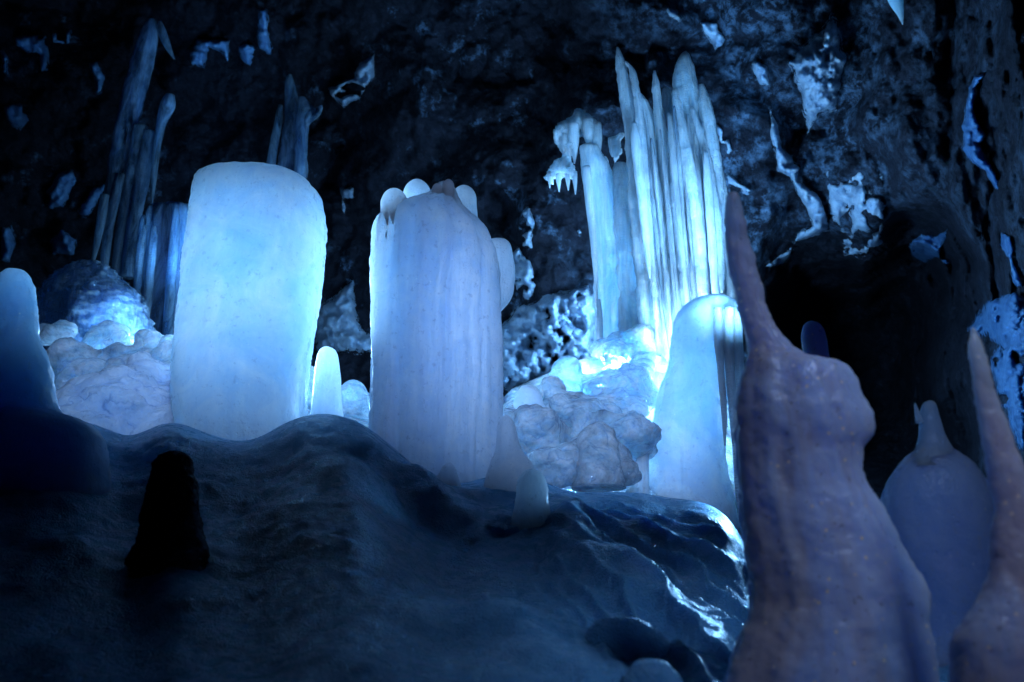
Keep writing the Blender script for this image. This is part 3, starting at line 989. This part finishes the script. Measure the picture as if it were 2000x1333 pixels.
icicle('shaft', [(145, 566, 4), (160, 566, 9), (190, 570, 14), (230, 577, 20), (290, 573, 25), (345, 570, 30), (460, 560, 34)], 4.8, M_CLEAR, root, seed=170, ns=40, rough=0.16)
icicle('icicle', [(190, 590, 8), (215, 600, 18), (232, 592, 14), (300, 588, 12), (350, 586, 12)], 4.72, M_CLEAR, root, seed=171)
icicle('icicle', [(205, 548, 5), (240, 543, 8), (300, 532, 9), (360, 524, 10)], 4.75, M_CLEAR, root, seed=172)
icicle('arm', [(206, 628, 2), (212, 622, 8), (222, 612, 12), (236, 602, 8), (250, 596, 3)], 4.7, M_CLEAR, root, seed=173, nr=40)

# ------------------------------------------------------------------ right foreground
root = empty('stalagmite', W(1630, 1333, 1.4))
tag(root, 'big brownish mauve stalagmite with a thin leaning spike, nearest at the right', 'stalagmite')
body('trunk', [(376, 1428, 1435), (384, 1420, 1441), (400, 1415, 1447), (430, 1413, 1456), (470, 1416, 1464), (520, 1424, 1478), (560, 1434, 1490), (600, 1443, 1500), (640, 1452, 1520), (675, 1460, 1548), (692, 1459, 1578),
               (702, 1456, 1628), (716, 1451, 1655), (740, 1443, 1670), (770, 1436, 1683), (800, 1432, 1698), (828, 1434, 1702), (850, 1436, 1698), (870, 1438, 1684), (890, 1440, 1680), (920, 1442, 1680), (950, 1444, 1690),
               (980, 1446, 1712), (1020, 1450, 1735), (1060, 1455, 1752), (1100, 1460, 1775), (1150, 1465, 1800), (1180, 1466, 1806), (1210, 1458, 1808), (1250, 1440, 1810), (1300, 1422, 1818), (1345, 1412, 1825), (1480, 1380, 1850)],
     1.4, M_DIRT, root, depth=0.55, ns=130, nr=260, rough=0.035, freq=14, flute=0.10, nfl=9, seed=200, fine=0.0035, dmax=0.085)
o = body('stalagmite', [(628, 1578, 1590), (634, 1569, 1603), (655, 1565, 1613), (690, 1570, 1618), (720, 1576, 1622), (900, 1570, 1640), (1300, 1540, 1680)], 2.1, M_DIRT2, None, ns=44, nr=80, rough=0.05, seed=202)
tag(o, 'dim blue rounded tip peeping up behind the spiked stalagmite', 'stalagmite')
root = empty('stalagmite', W(1830, 1333, 1.75))
tag(root, 'bulbous blue stalagmite with a small stub on top, between two spikes at right', 'stalagmite')
body('bulb', [(872, 1800, 1850), (878, 1782, 1862), (890, 1766, 1880), (912, 1746, 1902), (950, 1727, 1926), (990, 1719, 1940), (1040, 1719, 1946), (1090, 1730, 1946), (1150, 1752, 1938), (1210, 1768, 1920), (1270, 1780, 1900), (1340, 1780, 1895), (1480, 1760, 1920)],
     1.75, M_BULB, root, depth=0.8, ns=90, nr=120, rough=0.04, freq=8, seed=203, fine=0.002)
body('stub', [(783, 1812, 1820), (787, 1803, 1826), (800, 1797, 1831), (825, 1795, 1838), (850, 1794, 1846), (872, 1788, 1858), (892, 1772, 1874), (915, 1755, 1890)], 1.74, M_BULB, root, ns=40, nr=50, rough=0.07, seed=204)
icicle('tip', [(788, 1787, 1.5), (800, 1790, 4), (825, 1796, 8)], 1.72, M_BULB, root, ns=16, nr=20, seed=205)
o = body('stalagmite', [(640, 1896, 1901), (650, 1893, 1907), (680, 1893, 1919), (720, 1898, 1931), (760, 1903, 1943), (800, 1908, 1958), (850, 1916, 1974), (900, 1925, 1994), (950, 1932, 2010), (1000, 1940, 2024), (1050, 1940, 2036), (1100, 1934, 2048),
                        (1150, 1914, 2060), (1200, 1888, 2070), (1235, 1864, 2076), (1260, 1854, 2080), (1300, 1855, 2084), (1345, 1860, 2090), (1480, 1862, 2110)], 1.2, M_DIRT, None, depth=0.6, ns=110, nr=200, rough=0.08, freq=16, seed=206, fine=0.003, dmax=0.08)
tag(o, 'tapering rough spike of dirty ice cut by the right edge', 'stalagmite')

# lumps in the dark foreground
o = body('ice_lump', [(1205, 1190, 1226), (1209, 1172, 1248), (1222, 1156, 1275), (1245, 1140, 1300), (1280, 1130, 1325), (1330, 1120, 1350), (1420, 1110, 1370)], 1.75, M_FLOOR, None, depth=0.5, ns=60, nr=60, rough=0.14, seed=210, fine=0.004)
tag(o, 'dark arched lump of ice low on the slope', 'ice lump')
o = body('ice_lump', [(1288, 1258, 1282), (1294, 1240, 1302), (1312, 1224, 1318), (1345, 1210, 1335), (1420, 1200, 1350)], 1.4, M_FLOOR, None, ns=48, nr=50, rough=0.14, seed=211, fine=0.004)
tag(o, 'small blue lump of ice at the bottom edge near the spiked stalagmite', 'ice lump')


# ------------------------------------------------------------------ ice frozen onto the wall
def patch(name, poly, thick=0.06, ragged=8, holes=0.0, seed=1, mat=None, dY=0.0, plane=None, parent=None, edge=None, step=3.5):
    poly = np.asarray(poly, float)
    x0, y0 = poly.min(0) - 14
    x1, y1 = poly.max(0) + 14
    px, py = np.meshgrid(np.arange(x0, x1, step), np.arange(y0, y1, step))
    d, _ = polyline_dist(px, py, np.vstack([poly, poly[:1]]))
    ins = np.zeros(px.shape, bool)
    n = len(poly)
    for i in range(n):
        (ax, ay), (bx_, by_) = poly[i], poly[(i + 1) % n]
        with np.errstate(divide='ignore', invalid='ignore'):
            c = ((ay > py) != (by_ > py)) & (px < (bx_ - ax) * (py - ay) / (by_ - ay + 1e-12) + ax)
        ins ^= c
    sd = np.where(ins, d, -d)
    q = np.stack([px / 26.0, py / 32.0, np.full(px.shape, seed * 3.7)], -1)
    sd = sd + ragged * fbm(q, 4, seed)
    if holes:
        h = fbm(q * 1.1 + 50, 3, seed + 4)
        sd = np.minimum(sd, (0.42 - holes * 0.6 - h) * 60)
    e = edge or min(40.0, 0.8 * float(sd.max()))
    t = np.clip(sd / e, -1, 1)
    t = np.where(t > 0, np.clip(1 - (1 - t) ** 2, 0, 1) ** 0.7, t)
    base = (wall_relief(px, py, False) - 0.03) if plane is None else np.full(px.shape, float(plane))
    lump = 1 + 0.6 * fbm(q * 1.9, 4, seed + 8, 0.6)
    yf = base + dY - (1.5 if plane is None else 1.0) * thick * t * lump
    yb = base + dY + thick * (0.35 if plane is None else 0.8) * (t if plane is not None else 1)
    keep = sd > -step * (1.8 if plane is None else 0.8)
    gy_, gx_ = np.gradient(sd, step)
    gl = gx_ ** 2 + gy_ ** 2 + 1e-6
    tgt = 0.0 if plane is not None else -step
    snap = (sd < tgt + step * 0.7)
    k_ = np.clip((tgt - sd) / gl, -2 * step, 2 * step)
    px = np.where(snap, px + k_ * gx_, px)
    py = np.where(snap, py + k_ * gy_, py)
    idx = -np.ones(px.shape, int)
    cell = keep[:-1, :-1] & keep[1:, :-1] & keep[1:, 1:] & keep[:-1, 1:]
    use = np.zeros(px.shape, bool)
    use[:-1, :-1] |= cell; use[1:, :-1] |= cell; use[1:, 1:] |= cell; use[:-1, 1:] |= cell
    m = int(use.sum())
    idx[use] = np.arange(m)
    vf = W(px, py, yf)[use]
    vb = W(px, py, yb)[use]
    a, b, c_, d_ = idx[:-1, :-1][cell], idx[1:, :-1][cell], idx[1:, 1:][cell], idx[:-1, 1:][cell]
    F = np.stack([a, b, c_, d_], -1)
    faces = F.tolist() + (F[:, ::-1] + m).tolist()
    cnt = {}
    for f in F.tolist():
        for i in range(4):
            cnt[(f[i], f[(i + 1) % 4])] = 1
    for (i, j) in list(cnt):
        if (j, i) not in cnt:
            faces.append([j, i, i + m, j + m])
    if m == 0:
        return None
    V = np.vstack([vf, vb])
    o = mesh_obj(name, V, faces, mat or M_CRUST, parent, V.mean(0))
    at = o.data.attributes.new('edge', 'FLOAT', 'POINT')
    ed = np.clip(sd / max(10.0, 0.5 * e), -1, 1)[use] + (0.15 if plane is None else 5.0)
    at.data.foreach_set('value', np.concatenate([ed, ed]).astype(np.float32))
    return o


GP = 'ice crusts on the right wall'
for k, (poly, th, ho, lab) in enumerate([
    ([(1560, 95), (1600, 62), (1625, 22), (1645, 60), (1645, 90), (1662, 112), (1650, 138), (1640, 200), (1635, 217), (1602, 225), (1592, 250), (1576, 268), (1570, 230), (1555, 170), (1538, 122)], 0.15, 0.0, 'large pale ice sheet high on the right wall, pointed at its foot'),
    ([(1500, 203), (1512, 215), (1522, 250), (1527, 290), (1548, 310), (1563, 330), (1558, 350), (1580, 366), (1607, 390), (1616, 430), (1620, 452), (1590, 464), (1560, 472), (1538, 482), (1560, 455), (1584, 440), (1574, 410), (1553, 382), (1543, 345), (1520, 332), (1508, 285), (1499, 240)], 0.09, 0.0, 'bright crooked ribbon of ice running down the right wall'),
    ([(1362, 42), (1400, 44), (1420, 75), (1416, 92), (1396, 102), (1380, 75)], 0.07, 0.0, 'pale square ice patch high above the big icicle'),
    ([(1298, 12), (1325, 18), (1339, 35), (1328, 52), (1308, 36)], 0.06, 0.0, 'small ice patch at the top, leftmost of the right wall crusts'),
    ([(1468, 118), (1500, 128), (1504, 172), (1485, 162), (1470, 142)], 0.07, 0.0, 'short ice patch above the crooked ribbon'),
    ([(1932, 112), (1925, 137), (1902, 150), (1890, 180), (1885, 210), (1879, 250), (1876, 292), (1890, 312), (1920, 332), (1942, 372), (1952, 372), (1950, 350), (1932, 310), (1917, 282), (1926, 265), (1911, 240), (1903, 200), (1906, 172), (1926, 150)], 0.10, 0.0, 'long dim blue ribbon of ice near the right edge'),
    ([(1780, 470), (1800, 458), (1830, 463), (1852, 447), (1842, 480), (1866, 517), (1850, 521), (1830, 502), (1805, 511), (1780, 501), (1768, 480)], 0.09, 0.1, 'lavender ice patch above the dark hollow'),
    ([(1488, 520), (1520, 500), (1545, 482), (1550, 500), (1530, 516), (1505, 526)], 0.06, 0.0, 'small white ice patch at the upper left of the dark hollow'),
    ([(1610, 330), (1660, 322), (1720, 340), (1730, 400), (1728, 480), (1690, 505), (1650, 500), (1640, 450), (1618, 420)], 0.05, 0.45, 'patchy frost right of the crooked ribbon'),
    ([(1885, 640), (1930, 585), (1985, 570), (2030, 600), (2040, 700), (1960, 690), (1925, 660), (1900, 668)], 0.14, 0.0, 'dim blue ice mass at the right edge behind the rough spike'),
    ([(1930, 700), (1960, 660), (2010, 650), (2050, 700), (2050, 900), (1990, 880), (1960, 800), (1935, 740)], 0.16, 0.05, 'lower swollen blue ice mass at the right edge'),
    ([(1955, 455), (1975, 460), (1985, 520), (1998, 560), (1985, 562), (1970, 520), (1955, 480)], 0.07, 0.0, 'narrow hanging ice strip at the right edge'),
    ([(1395, 235), (1412, 250), (1428, 275), (1438, 300), (1420, 306), (1408, 280), (1398, 262)], 0.06, 0.1, 'thin ice fringe at the right side of the curtain'),
    ([(1412, 330), (1432, 345), (1470, 372), (1462, 380), (1440, 368), (1420, 360)], 0.05, 0.1, 'ice shreds above the leaning spike'),
]):
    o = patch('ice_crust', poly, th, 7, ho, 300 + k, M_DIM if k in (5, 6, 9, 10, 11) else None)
    if o: tag(o, lab, 'ice crust', GP)

GP = 'ice crusts behind the pillars'
for k, (poly, th, ho, lab) in enumerate([
    ([(640, 172), (690, 150), (700, 120), (730, 108), (737, 150), (702, 196), (672, 212), (650, 190)], 0.08, 0.1, 'blue ice scrap high between the two pillars'),
    ([(612, 600), (650, 575), (690, 548), (702, 600), (712, 640), (735, 660), (735, 690), (700, 690), (650, 690), (612, 690)], 0.12, 0.0, 'marbled ice crust on rock seen between the pillars'),
    ([(1000, 500), (1015, 470), (1012, 420), (1030, 398), (1047, 430), (1040, 500), (1048, 560), (1032, 592), (1010, 582), (1000, 540)], 0.09, 0.15, 'upright ice crust on rock just right of the crowned pillar'),
    ([(975, 640), (1010, 600), (1080, 572), (1150, 556), (1175, 600), (1172, 720), (1100, 740), (1050, 745), (1000, 765), (970, 760)], 0.16, -0.1, 'draped ice apron with dark holes between crowned pillar and curtain'),
    ([(1125, 450), (1133, 445), (1140, 455), (1133, 463)], 0.03, 0.0, 'tiny white ice spot on the rock left of the curtain'),
    ([(662, 365), (690, 368), (694, 390), (675, 392), (678, 420), (668, 425), (664, 395)], 0.05, 0.0, 'two small ice flecks right of the wide pillar'),
]):
    o = patch('ice_crust', poly, th, 7, ho, 330 + k)
    if o: tag(o, lab, 'ice crust', GP)

GP = 'dim ice crusts on the left wall'
for k, (poly, th, ho, lab) in enumerate([
    ([(368, 130), (370, 95), (385, 72), (420, 75), (450, 78), (452, 130), (440, 132), (432, 100), (410, 95), (402, 136)], 0.08, 0.0, 'arched dim ice crust with two legs right of the tall back column'),
    ([(500, 70), (508, 20), (520, 15), (528, 60), (532, 112), (520, 108), (505, 95)], 0.07, 0.0, 'narrow dim ice crust near the top above the wide pillar'),
    ([(20, 70), (70, 66), (140, 60), (135, 85), (100, 90), (95, 130), (80, 150), (75, 110), (30, 90)], 0.07, 0.15, 'wide faint ice crust at the upper left'),
    ([(0, 95), (20, 110), (18, 150), (0, 145)], 0.07, 0.0, 'faint ice crust cut by the left edge'),
    ([(172, 122), (190, 118), (206, 150), (200, 175), (188, 190), (180, 150)], 0.07, 0.0, 'faint ice crust left of the tall back column'),
    ([(5, 205), (45, 200), (60, 235), (40, 255), (10, 235)], 0.07, 0.1, 'faint ice crust low on the far left'),
    ([(88, 375), (110, 335), (145, 330), (150, 355), (125, 405), (95, 410)], 0.10, 0.0, 'rounded dim ice bulge left of the tall back column'),
    ([(150, 420), (180, 370), (210, 355), (200, 385), (170, 425)], 0.07, 0.0, 'slanting dim ice streak left of the tall back column'),
    ([(95, 470), (120, 445), (150, 470), (145, 500), (100, 500)], 0.10, 0.0, 'dim ice lump above the clear boulder'),
    ([(0, 440), (25, 440), (35, 480), (20, 515), (0, 510)], 0.08, 0.0, 'dim ice lump above the left stalagmite'),
    ([(460, 90), (480, 82), (500, 95), (490, 130), (470, 120)], 0.06, 0.0, 'faint ice fleck between the arched and the narrow crust'),
]):
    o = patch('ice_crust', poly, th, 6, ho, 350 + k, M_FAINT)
    if o: tag(o, lab, 'ice crust', GP)

# frilled crust that heads the ragged column
patch('crust', [(1083, 255), (1100, 236), (1125, 214), (1150, 224), (1172, 234), (1178, 270), (1174, 290), (1195, 318), (1202, 352), (1180, 352), (1140, 332), (1126, 360), (1100, 348), (1085, 362), (1060, 350), (1070, 320), (1095, 300), (1083, 280)],
      0.06, 13, 0.22, 400, M_CURT, 0, 4.0, CRUST_ROOT, 16)
patch('crust', [(1188, 270), (1205, 262), (1218, 262), (1216, 300), (1200, 322), (1192, 300)], 0.05, 9, 0.0, 401, M_CURT, 0, 3.95, CRUST_ROOT, 10)

o = icicle('hanging_icicle', [(-40, 1742, 22), (0, 1750, 14), (25, 1758, 7), (48, 1763, 1)], 3.9, M_BLUE, None, seed=180)
tag(o, 'single blue icicle hanging down from the top edge', 'icicle')
